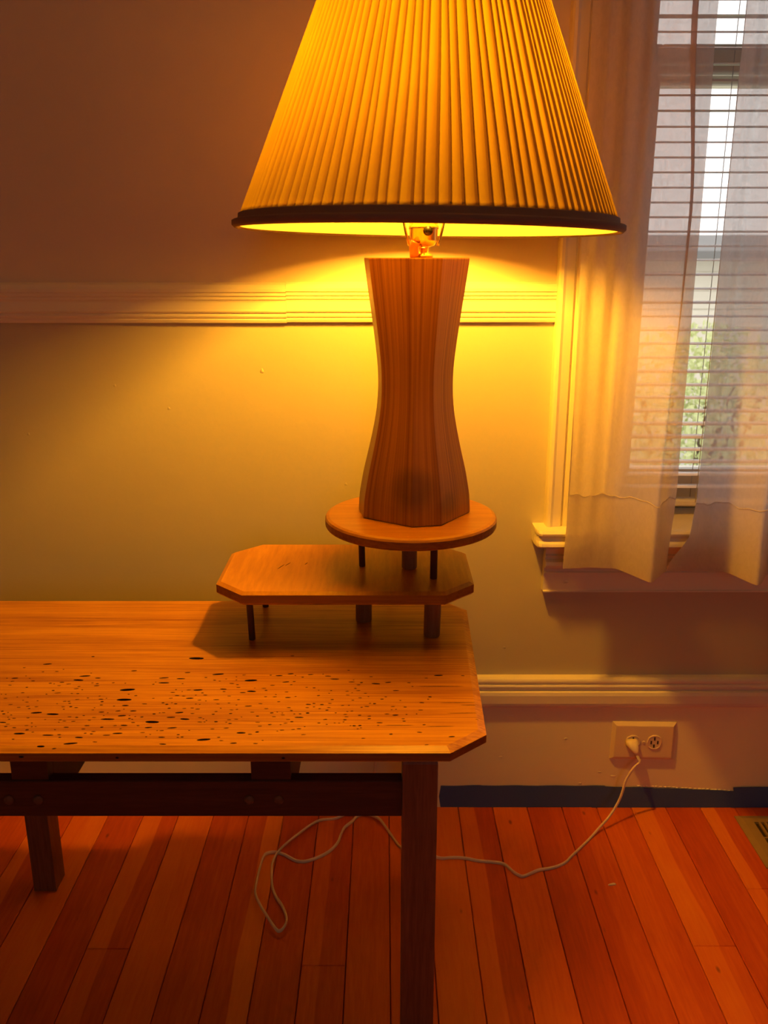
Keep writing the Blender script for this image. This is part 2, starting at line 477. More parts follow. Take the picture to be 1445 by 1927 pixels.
# paint blobs / bumps on the lower wall
def bump_blob(mb, x, y, z, rx, rz, d):
    vs = [(x, y - d, z)]; n = 10; fs = []
    for k in range(n):
        a = 2 * math.pi * k / n; q = 1 + .2 * math.sin(3 * a + x * 50)
        vs.append((x + .5 * rx * q * math.cos(a), y - d * .7, z + .5 * rz * q * math.sin(a)))
    for k in range(n):
        a = 2 * math.pi * k / n; q = 1 + .2 * math.sin(3 * a + x * 50)
        vs.append((x + rx * q * math.cos(a), y + .0002, z + rz * q * math.sin(a)))
    for k in range(n):
        j = (k + 1) % n; fs.append((0, 1 + j, 1 + k)); fs.append((1 + k, 1 + j, 1 + n + j, 1 + n + k))
    mb.add(vs, fs, True)
pb = MB()
bump_blob(pb, -.185, WY, .757, .0035, .0045, .0012)
for (x, z) in [(-.33, .70), (-.41, .735), (-.06, .58), (.12, .44), (-.55, .66), (.2, .30)]: bump_blob(pb, x, WY, z, .003, .003, .0006)
tag(pb.build('paint_bump', M['wall_lower'], lwo), 'small raised paint bumps', kind='stuff')

# chair rail
rail = [(WY + .001, .8298), (WY - .010, .8300), (WY - .0115, .8322), (WY - .0125, .8345), (WY - .0110, .8362), (WY - .0140, .8380),
        (WY - .0150, .8405), (WY - .0125, .8432), (WY - .0120, .8440), (WY - .0165, .8455), (WY - .0175, .8475), (WY - .0160, .8500),
        (WY - .0120, .8600), (WY - .0125, .8622), (WY - .0150, .8640), (WY - .0150, .8660), (WY - .0135, .8672), (WY - .0165, .8690),
        (WY - .0165, .8712), (WY - .0150, .8728), (WY - .0180, .8748), (WY - .0175, .8790), (WY - .0100, .8850), (WY + .001, .8885)]
rail = [(WY + (y_ - WY) * (.62 if y_ < WY else 1), z_) for y_, z_ in rail]
t = MB().profile([(y_, z_ - .0011) for y_, z_ in rail], 'X', X0, -.1445).build('trim_1', M['trim']); struct(t, 'left length of cream moulded chair rail, ending at a joint left of the lamp', 'trim')
t = MB().profile(rail, 'X', -.1443, .2545).build('trim_3', M['trim']); struct(t, 'cream moulded chair rail behind the lamp up to the window casing', 'trim')
t = MB().profile(rail, 'X', 1.288, X1).build('trim_2', M['trim']); struct(t, 'cream moulded chair rail right of the window', 'trim')

# baseboard
BY = WY - .010
bb = MB().box(X0, X1, BY, WY, 0, .2000).build('baseboard_front', M['base_paint']); struct(bb, 'mauve painted flat baseboard with moulded cream cap', 'baseboard')
cap = [(WY, .1965), (BY, .1965), (BY - .010, .1975), (BY - .0140, .2010), (BY - .0155, .2060), (BY - .0150, .2200), (BY - .0125, .2255),
       (BY - .0040, .2268), (BY - .0040, .2290), (BY - .0075, .2305), (BY - .0085, .2345), (BY - .0065, .2372), (BY - .0035, .2385),
       (BY - .0060, .2405), (BY - .0060, .2440), (BY - .0035, .2470), (BY + .002, .2490), (WY, .2500)]
cap = [(BY + (y_ - BY) * .62 if y_ < BY else y_, z_) for y_, z_ in cap]
MB().profile(cap, 'X', X0, X1).build('cap_moulding', M['trim'], bb)['label'] = 'cream moulded cap with two beads'
pb = MB()
for (x, z, a, c) in [(.262, .172, .005, .003), (.31, .135, .004, .002), (.395, .062, .006, .002), (.372, .070, .004, .0015), (.50, .095, .003, .004),
                     (.20, .10, .004, .002), (.56, .13, .003, .003), (.34, .048, .004, .002), (.215, .178, .006, .002), (.36, .188, .007, .0015)]:
    bump_blob(pb, x, BY, z, a, c, .0009)
for k in range(26):     # ragged paint drips at the lower right edge
    bump_blob(pb, .44 + k * .0075 + rp.random() * .003, BY, .0415 - max(0, k - 3) * .00047 + rp.random() * .001, .004, .0015, .0013)
tag(pb.build('paint_bump', M['base_paint'], bb), 'raised lumps in the paint', kind='stuff')
# side baseboards
struct(MB().box(X0, X0 + .02, Y0, BY, 0, .24).build('baseboard_left', M['base_paint']), 'painted baseboard along the left wall', 'baseboard')
struct(MB().box(X1 - .02, X1, Y0, BY, 0, .24).build('baseboard_right', M['base_paint']), 'painted baseboard along the right wall', 'baseboard')

# ------------------------------------------------------------------ window
win = thing('window_1', (.771, WY, .5165), 'white sash window with moulded casing, stool and apron', 'window'); win['kind'] = 'structure'
# casing: profile across x
def casing_prof(x_out, sgn):
    p = [(0, .001), (0, -.018), (.002, -.0235), (.006, -.0245), (.010, -.0225), (.0225, -.0205), (.0238, -.0165), (.0262, -.0165),
         (.0275, -.0195), (.0325, -.0200), (.0340, -.0170), (.0372, -.0165), (.060, -.0165), (.085, -.0165), (.088, -.0195),
         (.092, -.0195), (.095, -.0165), (.112, -.0160), (.117, -.013), (.117, .001)]
    return [(x_out + sgn * u, WY + v) for u, v in p]
MB().profile(casing_prof(.254, 1), 'Z', OZ0, OZ1 + .10).build('casing', M['trim'], win)
MB().profile(casing_prof(1.288, -1), 'Z', OZ0, OZ1 + .10).build('casing', M['trim'], win)
MB().box(.235, 1.307, WY - .024, WY, OZ1 + .10, OZ1 + .22).box(OX0, OX1, WY - .02, WY, OZ1, OZ1 + .10).build('head_casing', M['trim'], win)
# jamb linings
MB().box(OX0 - .012, OX0, WY, WY + WT, OZ0, OZ1).build('jamb', M['trim'], win)
MB().box(OX1, OX1 + .012, WY, WY + WT, OZ0, OZ1).build('jamb', M['trim'], win)
MB().box(OX0 - .012, OX1 + .012, WY, WY + WT, OZ1, OZ1 + .012).build('jamb', M['trim'], win)
# stool: profile with ogee nose, returned end
st = MB()
prof = [(-.046, .0), (-.050, -.0035), (-.0495, -.0065), (-.046, -.0085), (-.0445, -.0120), (-.0455, -.0165), (-.049, -.0200), (-.0500, -.0240), (-.048, -.0265)]
def stool_ring(x, e):    # section; nose shrinks by e at the rounded end
    pts = [(x, WY + .0 + max(u + e, -.0502), OZ0 + v) for u, v in prof]
    return [(x, WY + .002, OZ0)] + pts + [(x, WY + .002, OZ0 - .0265)]
xs = [(.2360, .022), (.2375, .010), (.2400, .003), (.2440, 0), (1.300, 0), (1.306, .010)]
rs = [stool_ring(x, e) for x, e in xs]; n = len(rs[0]); vs = [p for r in rs for p in r]; fs = []
for k in range(len(rs) - 1):
    for i in range(n):
        j = (i + 1) % n; fs.append((k * n + i, k * n + j, (k + 1) * n + j, (k + 1) * n + i))
fs += [tuple(range(n)), tuple((len(rs) - 1) * n + i for i in range(n - 1, -1, -1))]
st.add(vs, fs); st.box(OX0 - .012, OX1 + .012, WY + .002, WY + WT, OZ0 - .0265, OZ0)
st.build('stool', M['trim'], win)
# apron: cove under the stool, ledge, flat board
AZ = .4045
ap = [(WY + .001, OZ0 - .0265), (WY - .030, OZ0 - .0265), (WY - .030, .4870), (WY - .024, .4800), (WY - .021, .4720), (WY - .0205, .4700), (WY - .0235, .4690),
      (WY - .0235, .4660), (WY - .0190, .4650), (WY - .0190, .4620), (WY - .0260, .4590), (WY - .0280, .4540), (WY - .0260, .4495), (WY - .0170, .4470), (WY - .0150, .4430),
      (WY - .0150, .4400), (WY - .0180, .4385), (WY - .0180, .4360), (WY - .0140, .4345), (WY - .0140, .4075), (WY - .0165, .4065), (WY - .0165, AZ), (WY + .001, AZ)]
MB().profile(ap, 'X', .2560, 1.286).build('apron', M['trim'], win)
hb = MB(); bump_blob(hb, .292, WY - .0139, .4215, .0045, .0035, .0016); tag(hb.build('paint_lump', M['trim'], win), 'small lump of paint')
# sashes
def sash(y, z0, z1, bot, top):
    s_ = MB(); x0, x1 = OX0 + .001, OX1 - .001; sw = .036
    s_.box(x0, x0 + sw, y, y + .03, z0, z1, .002).box(x1 - sw, x1, y, y + .03, z0, z1, .002)
    s_.box(x0 + sw, x1 - sw, y, y + .03, z0, z0 + bot, .002).box(x0 + sw, x1 - sw, y, y + .03, z1 - top, z1, .002)
    o = s_.build('sash', M['trim'], win)
    MB().box(x0 + sw - .004, x1 - sw + .004, y + .014, y + .017, z0 + bot - .004, z1 - top + .004).build('pane', M['glass'], o)
sash(WY + .085, OZ0 + .001, 1.222, .066, .038)
sash(WY + .118, 1.172, OZ1 - .001, .030, .045)

# venetian blind
bl = thing('venetian_blind', (.771, 1.400, .53), 'white narrow-slat venetian blind half open inside the window frame behind the curtains', 'blind')
BX0, BX1, BYC = OX0 + .012, OX1 - .012, 1.386
MB().box(BX0, BX1, BYC - .013, BYC + .013, 2.08, OZ1 - .002, .002).build('head_rail', M['slat'], bl)
MB().box(BX0, BX1, BYC - .012, BYC + .012, .533, .543, .002).build('bottom_rail', M['slat'], bl)
zs = .5655; k = 0; smesh = []
def slat_mesh(tilt):
    mb = MB(); prof = []
    W = .0125
    top = [(-W, -.0011), (-W * .5, .0004), (0, .0009), (W * .5, .0004), (W, -.0011)]
    bot = [(u, v - .0005) for u, v in reversed(top)]
    c, s = math.cos(tilt), math.sin(tilt)
    pr = [(u * c - v * s, u * s + v * c) for u, v in top + bot]
    mb.profile(pr, 'X', -(BX1 - BX0) / 2, (BX1 - BX0) / 2, smooth=False)
    return mb.mesh('slat', M['slat'])
smesh = [slat_mesh(R(a)) for a in (1, 3, 5, 8, 14, 20)]
while zs < 2.07:
    if zs > 1.05: q = rp.choice([1, 2, 3, 4, 4])
    else: q = rp.choice([0, 0, 1, 2])
    o = bpy.data.objects.new('slat', smesh[q]); COL.objects.link(o); o.parent = bl
    o.location = Vector(((BX0 + BX1) / 2, BYC, zs)) - WORLD[bl]
    zs += .0208 + rp.uniform(-.0007, .0007)
for lx in (.506, .771, 1.03):
    mb = MB()
    for dy in (-.0135, .0135): mb.tube([(lx, BYC + dy, .54), (lx, BYC + dy, 2.08)], .0006, 6, 1)
    mb.build('ladder_string', M['string'], bl)

# ------------------------------------------------------------------ curtains
def curtain(name, label, levels, hem_top, hem_x):
    """levels: list of (z, plan points); plans have equal point counts"""
    root = thing(name, (levels[0][1][0][0], levels[0][1][0][1], levels[-1][0]), label, 'curtain')
    zs_ = [l[0] for l in levels]; sub = 5
    plans = [spline([(x, y, 0) for x, y in l[1]], sub) for l in levels]
    n = len(plans[0])
    def at(z):
        for i in range(len(zs_) - 1):
            if zs_[i + 1] <= z <= zs_[i] + 1e-9:
                t_ = (zs_[i] - z) / (zs_[i] - zs_[i + 1]); t_s = t_ * t_ * (3 - 2 * t_)
                return [a.lerp(b, t_s) for a, b in zip(plans[i], plans[i + 1])]
        return plans[-1]
    def sheet(nm, zlist, dy, rag=None):
        vs = []; fs = []
        for z in zlist:
            for j, p in enumerate(at(z)):
                zz = z
                if rag and z == zlist[0]: zz = z + rag(p.x)
                if z == zlist[-1] and hem_x: zz = z + hem_x(p.x)
                wob = .0008 * math.sin(37 * z + p.x * 90) + .0006 * math.sin(23 * z - p.x * 150)
                vs.append((p.x, p.y + dy + wob, zz))
        m_ = len(zlist)
        for a in range(m_ - 1):
            for j in range(n - 1): fs.append((a * n + j, a * n + j + 1, (a + 1) * n + j + 1, (a + 1) * n + j))
        mb = MB(); mb.add(vs, fs, True); return mb.build(nm, M['sheer'], root, fix=False)
    top, bot = zs_[0], zs_[-1]
    sheet('panel', [top + (bot - top) * i / 60 for i in range(61)], 0)
    ht = hem_top
    sheet('hem', [ht + (bot - ht) * i / 8 for i in range(9)], .0022, lambda x: .0022 * math.sin(x * 140) + .0014 * math.sin(x * 333))
    mb = MB(); r_ = []
    for p in at(ht): r_.append((p.x, p.y - .0006, ht + .0022 * math.sin(p.x * 140) + .0014 * math.sin(p.x * 333)))
    mb.tube(r_[::2], .0010, 5, 1); mb.build('hem_stitching', M['sheer'], root)
    return root
topL = [(.268, 1.262), (.280, 1.256), (.292, 1.266), (.305, 1.254), (.318, 1.266), (.334, 1.252), (.350, 1.264), (.366, 1.245), (.3800, 1.228),
        (.3905, 1.222), (.3860, 1.232), (.392, 1.240), (.405, 1.246), (.4250, 1.250)]
midL = [(.272, 1.262), (.281, 1.259), (.293, 1.265), (.307, 1.257), (.320, 1.266), (.335, 1.258), (.352, 1.262), (.372, 1.242), (.392, 1.224),
        (.4050, 1.218), (.4035, 1.224), (.408, 1.234), (.416, 1.242), (.4285, 1.250)]
hemL = [(.2765, 1.262), (.284, 1.261), (.295, 1.264), (.308, 1.262), (.320, 1.265), (.335, 1.263), (.350, 1.259), (.365, 1.242), (.380, 1.222),
        (.390, 1.208), (.397, 1.210), (.406, 1.224), (.418, 1.240), (.4320, 1.252)]
botL = [(.2735, 1.262), (.284, 1.263), (.296, 1.264), (.310, 1.265), (.325, 1.265), (.340, 1.264), (.354, 1.260), (.367, 1.240), (.379, 1.218),
        (.3900, 1.201), (.399, 1.210), (.408, 1.224), (.417, 1.238), (.4270, 1.250)]
curtain('sheer_curtain', 'white sheer curtain panel left of the gap, lit orange by the lamp', [(2.19, topL), (1.24, topL), (.97, midL), (.58, hemL), (.466, botL)], .582, None)
def plan(xs_, edge):
    out = [edge]
    for x, y in xs_: out.append((x, y))
    return out
pr_t = [(.478, 1.252), (.492, 1.262), (.506, 1.246), (.520, 1.232), (.534, 1.250), (.552, 1.262), (.572, 1.244), (.592, 1.228), (.612, 1.252), (.64, 1.262)]
pr_b = [(.455, 1.262), (.485, 1.263), (.505, 1.262), (.522, 1.252), (.535, 1.222), (.546, 1.202), (.560, 1.216), (.578, 1.244), (.602, 1.262), (.64, 1.262)]
pr_h = [(.480, 1.260), (.495, 1.262), (.510, 1.258), (.524, 1.244), (.536, 1.228), (.548, 1.212), (.562, 1.222), (.580, 1.246), (.604, 1.262), (.64, 1.262)]
tail = []
x = .67
while x < 1.26:
    tail += [(x, 1.235), (x + .03, 1.262)]; x += .062
curtain('sheer_curtain', 'white sheer curtain panel right of the gap, cut by the picture edge', [
    (2.19, plan(pr_t, (.4640, 1.260)) + tail), (1.10, plan(pr_t, (.4640, 1.260)) + tail), (.575, plan(pr_h, (.4665, 1.260)) + tail),
    (.525, plan(pr_h, (.4625, 1.260)) + tail), (.462, plan(pr_b, (.4325, 1.260)) + tail)], .570, None)
cr = MB().tube([(.20, 1.258, 2.20), (1.34, 1.258, 2.20)], .008, 12, 1); cro = cr.build('curtain_rod', M['brass'])
tag(cro, 'curtain rod above the window carrying both sheer panels', 'rod')
for bx in (.22, 1.32):
    MB().box(bx - .006, bx + .006, 1.258, WY - .022, 2.194, 2.206).build('bracket', M['brass'], cro)

# ------------------------------------------------------------------ outside
yd = MB().box(-6, 14, WY + .5, 16, -.75, -.70).build('yard', M['lawn']); struct(yd, 'pale paved yard outside the window', 'ground')
hs = thing('garage', (3.0, 7.5, -.70), 'pale grey garage standing across the yard beyond the window', 'building')
MB().box(.2, 6.8, 7.5, 10.5, -.70, .95).build('wall', M['siding'], hs)
for k in range(11):
    MB().box(.18, 6.82, 7.485, 7.50, -.70 + k * .15, -.70 + k * .15 + .142).build('siding_board', M['siding'], hs)
MB().profile([(7.2, .90), (7.2, .96), (9, 1.12), (10.8, .96), (10.8, .90)], 'X', 0, 7).build('roof', M['roofing'], hs)
def shrub(x, y, z, rx, rz, n, label, seed):
    rr = random.Random(seed)
    root = thing('leafy_shrub', (x, y, -.70), label, 'shrub')
    mb = MB()
    for _ in range(n):
        while True:
            p = Vector((rr.uniform(-1, 1), rr.uniform(-1, 1), rr.uniform(-1, 1)))
            if .35 < p.length < 1: break
        c = Vector((x + p.x * rx, y + p.y * rx, z + p.z * rz)); s_ = rr.uniform(.012, .026)
        e = Euler((rr.uniform(0, 6), rr.uniform(0, 6), rr.uniform(0, 6))).to_matrix()
        q = [Vector((-s_, 0, 0)), Vector((0, -s_ * .5, s_ * .12)), Vector((s_, 0, 0)), Vector((0, s_ * .5, s_ * .12))]
        mb.add([c + e @ v for v in q], [(0, 1, 2), (0, 2, 3)])
    tag(mb.build('foliage', M['leaf'], root, fix=False), kind='stuff')
    st_ = MB()
    for k in range(6):
        st_.tube([(x + rr.uniform(-.1, .1), y + rr.uniform(-.1, .1), -.70), (x + rr.uniform(-.5, .5) * rx, y + rr.uniform(-.5, .5) * rx, z + rz * .5)], .012, 6, 1)
    st_.build('stems', M['stem'], root)
shrub(1.45, 4.0, .02, .58, .62, 9000, 'pale green shrub outside, nearest the gap between the curtains', 1)
shrub(2.75, 4.3, .05, .62, .65, 6000, 'green shrub outside behind the right curtain', 2)
shrub(.15, 4.2, -.05, .55, .6, 5000, 'green shrub outside at the left of the window view', 3)

# ------------------------------------------------------------------ low table
tb = thing('coffee_table', (-.2375, .966, 0), 'low wooden table with a worm-eaten pine top and clipped corners', 'table')
tt = MB()
poly = [(-.545, .767), (.0660, .767), (.1055, .8020), (.1150, 1.132), (.0860, 1.166), (-.560, 1.166), (-.590, 1.132), (-.581, .802)]
tt.rings(poly, [(.0012, .4415), (0, .4428), (0, .4515), (.0085, .4550)])
tt.mi[8:16] = [2] * 8          # upright sides get the darker wood that carries their shade
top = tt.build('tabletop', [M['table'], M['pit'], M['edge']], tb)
PITS = [(-0.3553,0.9781,0.002),(-0.4034,0.9577,0.005),(-0.4275,0.9483,0.0017),(-0.4276,0.9211,0.0035),(-0.3483,0.9266,0.0061),(-0.3316,0.9213,0.0032),(-0.3523,0.9164,0.0057),(-0.3697,0.9109,0.0028),(-0.3605,0.9069,0.0029),(-0.3272,0.9026,0.0031),(-0.2893,0.8928,0.0081),(-0.348,0.8954,0.0028),(-0.3653,0.8855,0.0034),(-0.3124,0.871,0.0027),(-0.2865,0.8698,0.0079),(-0.4073,0.8589,0.0024),(-0.2615,0.8604,0.003),(-0.308,0.8579,0.0018),(-0.3723,0.8411,0.0056),(-0.3537,0.838,0.0062),(-0.2859,0.8449,0.0029),(-0.2696,0.8449,0.0033),(-0.2789,0.8348,0.0041),(-0.292,0.8276,0.007),(-0.396,0.8276,0.0016),(-0.3265,0.823,0.0023),(-0.3998,0.8208,0.0035),(-0.3931,0.8172,0.0023),(-0.3092,0.8142,0.0029),(-0.2709,0.8149,0.0035),(-0.2433,0.8217,0.007),(-0.2444,0.8105,0.0037),(-0.3299,0.8111,0.0028),(-0.3735,0.7984,0.0056),(-0.3685,0.7956,0.0023),(-0.3431,0.7954,0.0054),(-0.2731,0.7989,0.0048),(-0.248,0.8004,0.0025),(-0.31,0.7909,0.0039),(-0.2833,0.7952,0.0037),(-0.275,0.7873,0.0056),(-0.2911,0.7825,0.0025),(-0.3145,0.7794,0.0067),(-0.3426,0.7746,0.0039),(-0.3285,0.7722,0.0022),(-0.2948,0.9402,0.0033),(-0.4011,0.9373,0.0016),(-0.3852,0.9382,0.0023),(-0.4039,0.9142,0.0022),(-0.3959,0.8528,0.0021),(-0.3772,0.854,0.0021),(-0.3258,0.8313,0.0017),(-0.3725,0.8145,0.0023),(-0.3754,0.7877,0.0016),(-0.2816,0.8569,0.0036),(-0.303,0.8425,0.003),(-0.3384,0.8705,0.0024),(-0.4047,0.8858,0.0021),(-0.3423,0.884,0.0018),(-0.311,0.8076,0.0023),(-0.3319,0.7963,0.002),(-0.228,0.9732,0.0087),(-0.2306,0.9353,0.0032),(-0.235,0.92,0.0048),(-0.2552,0.9219,0.0054),(-0.2523,0.9096,0.006),(-0.194,0.9311,0.0065),(-0.1533,0.9156,0.007),(-0.1743,0.9082,0.0029),(-0.1813,0.8944,0.0037),(-0.1651,0.8984,0.0025),(-0.2096,0.8923,0.005),(-0.2201,0.8923,0.0025),(-0.1488,0.8892,0.005),(-0.1582,0.8861,0.0031),(-0.1361,0.8965,0.0028),(-0.127,0.9037,0.0028),(-0.1128,0.9118,0.0038),(-0.1092,0.9322,0.0033),(-0.0858,0.9303,0.0033),(-0.2148,0.8731,0.004),(-0.1991,0.8804,0.0024),(-0.2368,0.8866,0.0028),(-0.2303,0.8794,0.0028),(-0.2226,0.8781,0.0021),(-0.2275,0.8606,0.0019),(-0.1475,0.8557,0.0039),(-0.135,0.8609,0.0024),(-0.1213,0.8766,0.0025),(-0.1064,0.8748,0.0031),(-0.2013,0.849,0.0026),(-0.2076,0.8514,0.0021),(-0.2362,0.8413,0.0021),(-0.2193,0.8413,0.0042),(-0.2104,0.8276,0.0047),(-0.2259,0.8315,0.0044),(-0.2139,0.8355,0.0027),(-0.1934,0.8217,0.0026),(-0.1765,0.8223,0.002),(-0.1562,0.8276,0.0023),(-0.1414,0.8423,0.0024),(-0.1272,0.8499,0.0023),(-0.1201,0.8406,0.002),(-0.1013,0.8269,0.0023),(-0.1326,0.8212,0.0026),(-0.1292,0.8133,0.0023),(-0.1192,0.8165,0.002),(-0.1635,0.8094,0.0028),(-0.2196,0.8098,0.0048),(-0.226,0.7914,0.0033),(-0.1825,0.7867,0.0067),(-0.1466,0.7999,0.0045),(-0.1643,0.7848,0.0022),(-0.1512,0.78,0.0033),(-0.129,0.7794,0.0025),(-0.2218,0.7783,0.0034),(-0.0901,0.8313,0.0047),(-0.0817,0.8404,0.002),(-0.0825,0.8594,0.003),(-0.0766,0.8614,0.0018),(-0.0831,0.8521,0.0021),(-0.088,0.8082,0.0026),(-0.0823,0.7963,0.0025),(-0.1304,0.8015,0.002),(-0.1053,0.8052,0.0023),(-0.1121,0.9803,0.0024),(-0.2292,0.8043,0.0023),(-0.1611,0.8187,0.002),(-0.1849,0.8698,0.0033),(-0.2103,0.7963,0.0017),(-0.1813,0.8601,0.0021),(-0.0997,0.8456,0.0017),(-0.1222,0.9275,0.0039),(-0.0652,0.9265,0.0035),(-0.057,0.9188,0.0049),(-0.0371,0.9119,0.0035),(-0.0289,0.8908,0.0024),(-0.0092,0.9075,0.0048),(0.0047,0.9107,0.0035),(0.0135,0.8911,0.0034),(0.0286,0.9098,0.0021),(0.049,0.9213,0.0022),(0.0635,0.928,0.005),(0.0918,0.9274,0.0021),(-0.0571,0.8703,0.0019),(-0.0186,0.8546,0.0027),(-0.0343,0.8687,0.0017),(-0.0022,0.8712,0.002),(-0.0156,0.8283,0.002),(-0.0046,0.8201,0.0032),(-0.0311,0.8139,0.0019),(-0.0251,0.8144,0.0019),(0.0031,0.8386,0.0029),(0.0121,0.836,0.0032),(0.051,0.8764,0.002),(0.0414,0.8632,0.0027),(0.0395,0.8469,0.0026),(0.069,0.7925,0.0031),(0.0427,0.7771,0.0022),(-0.0677,0.8589,0.002),(-0.0451,0.857,0.0017),(-0.026,0.8357,0.0019),(-0.0621,0.8271,0.0023),(-0.0598,0.8168,0.0013),(0.0097,0.8546,0.0023),(0.0229,0.8533,0.0019),(0.0366,0.801,0.0028),(-0.0411,0.8263,0.0019),(-0.015,0.9249,0.0021)]
GROOVES = [(0.064,0.901,0.0289),(0.0816,0.8632,0.0219),(0.093,0.8578,0.01),(0.0849,0.8404,0.0189),(0.1005,0.8276,0.0045),(0.0156,0.8151,0.0165),(0.0585,0.8127,0.0158)]

rq = random.Random(11)
spots = [(x, y, max(hw, .0013), None) for x, y, hw in PITS]
def free(x, y, w_, lst):
    for a in lst:
        if abs(a[0] - x) < (a[2] + w_) * 1.15 and abs(a[1] - y) < (a[2] + w_) * .75 + .0012: return False
    return True
cl = []
for sp_ in spots:
    if free(sp_[0], sp_[1], sp_[2], cl): cl.append(sp_)
tries = 0
while tries < 520:
    tries += 1
    u = rq.random() ** 1.25; x = -.57 + u * .62; y = rq.triangular(.782, .945, .83); w_ = rq.choice([.0010, .0012, .0015, .0018, .0022])
    if x > -.02 and rq.random() < .5: continue
    if x < -.44: w_ *= rq.choice([1, 1, 2, 3])
    if free(x, y, w_, cl): cl.append((x, y, w_, None))
cut = MB()
def ell(cx, cy, cz, a, b, c, rot, nu=8, nv=5):
    vs = [(0, 0, -1)]; fs = []
    for j in range(1, nv):
        th = math.pi * j / nv
        for i in range(nu):
            ph = 2 * math.pi * i / nu; vs.append((math.sin(th) * math.cos(ph), math.sin(th) * math.sin(ph), -math.cos(th)))
    vs.append((0, 0, 1)); L_ = len(vs) - 1
    for i in range(nu):
        fs.append((0, 1 + (i + 1) % nu, 1 + i)); fs.append((L_, L_ - nu + i, L_ - nu + (i + 1) % nu))
        for j in range(nv - 2):
            p = 1 + j * nu; fs.append((p + i, p + (i + 1) % nu, p + nu + (i + 1) % nu, p + nu + i))
    cr_, sr_ = math.cos(rot), math.sin(rot)
    cut.add([(cx + a * x_ * cr_ - b * y_ * sr_, cy + a * x_ * sr_ + b * y_ * cr_, cz + c * z_) for x_, y_, z_ in vs], fs, mi=1)
for x, y, hw, _ in cl:
    asp = rq.uniform(.22, .36) if hw > .002 else rq.uniform(.4, .65)
    zt = .4552 if y > .776 else .4532
    ell(x, y, zt, hw * 1.1, max(hw * asp, .0007), min(.0045, hw * .9 + .0012), rq.uniform(-.12, .16), 10 if hw > .003 else 7, 6 if hw > .003 else 4)
for x, y, hw in GROOVES:
    if free(x, y, .002, []): ell(x, y, .4551, hw, .00055, .0012, rq.uniform(-.02, .02), 8, 4)
for x, z, hw in [(-.36, .4475, .003), (-.265, .4465, .002), (-.44, .4462, .003), (-.10, .446, .002)]:
    ell(x, .7668, z, hw, .0015, .0012, 0, 7, 4)
def carve(obj, cutter, mats):
    cob = cutter.build('pit_cutter', mats)
    bo = obj.modifiers.new('pits', 'BOOLEAN'); bo.operation = 'DIFFERENCE'; bo.object = cob; bo.solver = 'EXACT'; bo.use_self = True
    bo.material_mode = 'INDEX'
    bpy.context.view_layer.update()
    dg = bpy.context.evaluated_depsgraph_get()
    nm = bpy.data.meshes.new_from_object(obj.evaluated_get(dg)); nm.name = obj.name.split('.')[0]
    obj.modifiers.clear(); obj.data = nm
    bpy.data.objects.remove(cob)
carve(top, cut, [M['table'], M['pit'], M['edge']])
top['label'] = 'orange pine top riddled with small dark worm holes'
# legs
def leg(x0, x1, y0, y1, zt):
    MB().rings([(x0, y0), (x1, y0), (x1, y1), (x0, y1)], [(.001, 0), (0, .001), (0, zt - .016), (.0035, zt - .007), (.009, zt)]).build('leg', M['leg'], tb)
leg(.0190, .0553, .788, .826, .4413); leg(.0320, .0660, 1.114, 1.150, .4413)
leg(-.5297, -.4960, 1.114, 1.150, .4413); leg(-.5300, -.4940, .788, .826, .4413)
MB().box(-.4945, .0185, .796, .812, .3580, .4010, .0012).build('rail', M['rail'], tb)
MB().box(-.4955, .0315, 1.124, 1.140, .3580, .4010, .0012).build('rail', M['rail'], tb)
MB().box(-.387, -.349, .8125, 1.1235, .357, .4413, .001).build('cross_rail', M['rail'], tb)
MB().box(-.1380, -.0970, .8125, 1.1235, .357, .4413, .001).build('cross_rail', M['rail'], tb)
# the two cross rails are notched over the front and back rails
for (a, c) in ((-.387, -.349), (-.1380, -.0970)):
    for (u, v) in ((.7980, .8120), (1.1240, 1.1400)):
        MB().box(a, c, u, v, .4012, .4413).build('cross_rail_tongue', M['rail'], tb)
for px in (-.3925, -.3617, -.1411, -.1103):
    mb = MB(); prof = [(.0055, 0), (.0055, .0006), (.0045, .0016), (.0025, .0023), (.0004, .0025)]
    n = 16; vs = []; fs = []
    for r_, d in prof:
        for k in range(n):
            a = 2 * math.pi * k / n; vs.append((px + r_ * math.cos(a), .796 - d, .3785 + r_ * math.sin(a)))
    for i in range(len(prof) - 1):
        for k in range(n): j = (k + 1) % n; fs.append((i * n + k, i * n + j, (i + 1) * n + j, (i + 1) * n + k))
    fs.append(tuple((len(prof) - 1) * n + k for k in range(n))); fs.append(tuple(range(n)))
    mb.add(vs, fs, True); o = mb.build('screw_plug', M['plug'], tb); o['label'] = 'round domed wooden plug'

# ------------------------------------------------------------------ plank riser on the table
TZ = .455
rs_ = thing('plank_riser', (-.05, 1.08, TZ), 'octagonal fir plank riser on short pegs standing on the table', 'stand')
x0, x1, y0, y1, c = -.209, .112, .986, 1.176, .037
mb = MB().rings([(x0 + c, y0), (x1 - c, y0), (x1, y0 + c), (x1, y1 - c), (x1 - c, y1), (x0 + c, y1), (x0, y1 - c), (x0, y0 + c)],
           [(.003, .5185), (0, .5215), (0, .5320), (.0055, .5350)])
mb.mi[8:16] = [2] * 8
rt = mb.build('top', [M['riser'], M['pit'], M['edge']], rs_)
cut = MB()
for (x_, y_, l_, a_) in ((-.1265, 1.089, .0085, 1.15), (-.1026, 1.091, .0055, 1.2), (-.1345, 1.079, .012, 1.2)):
    ell(x_, y_, .5353, l_, .0007, .0012, a_, 8, 4)
carve(rt, cut, [M['riser'], M['pit'], M['edge']])
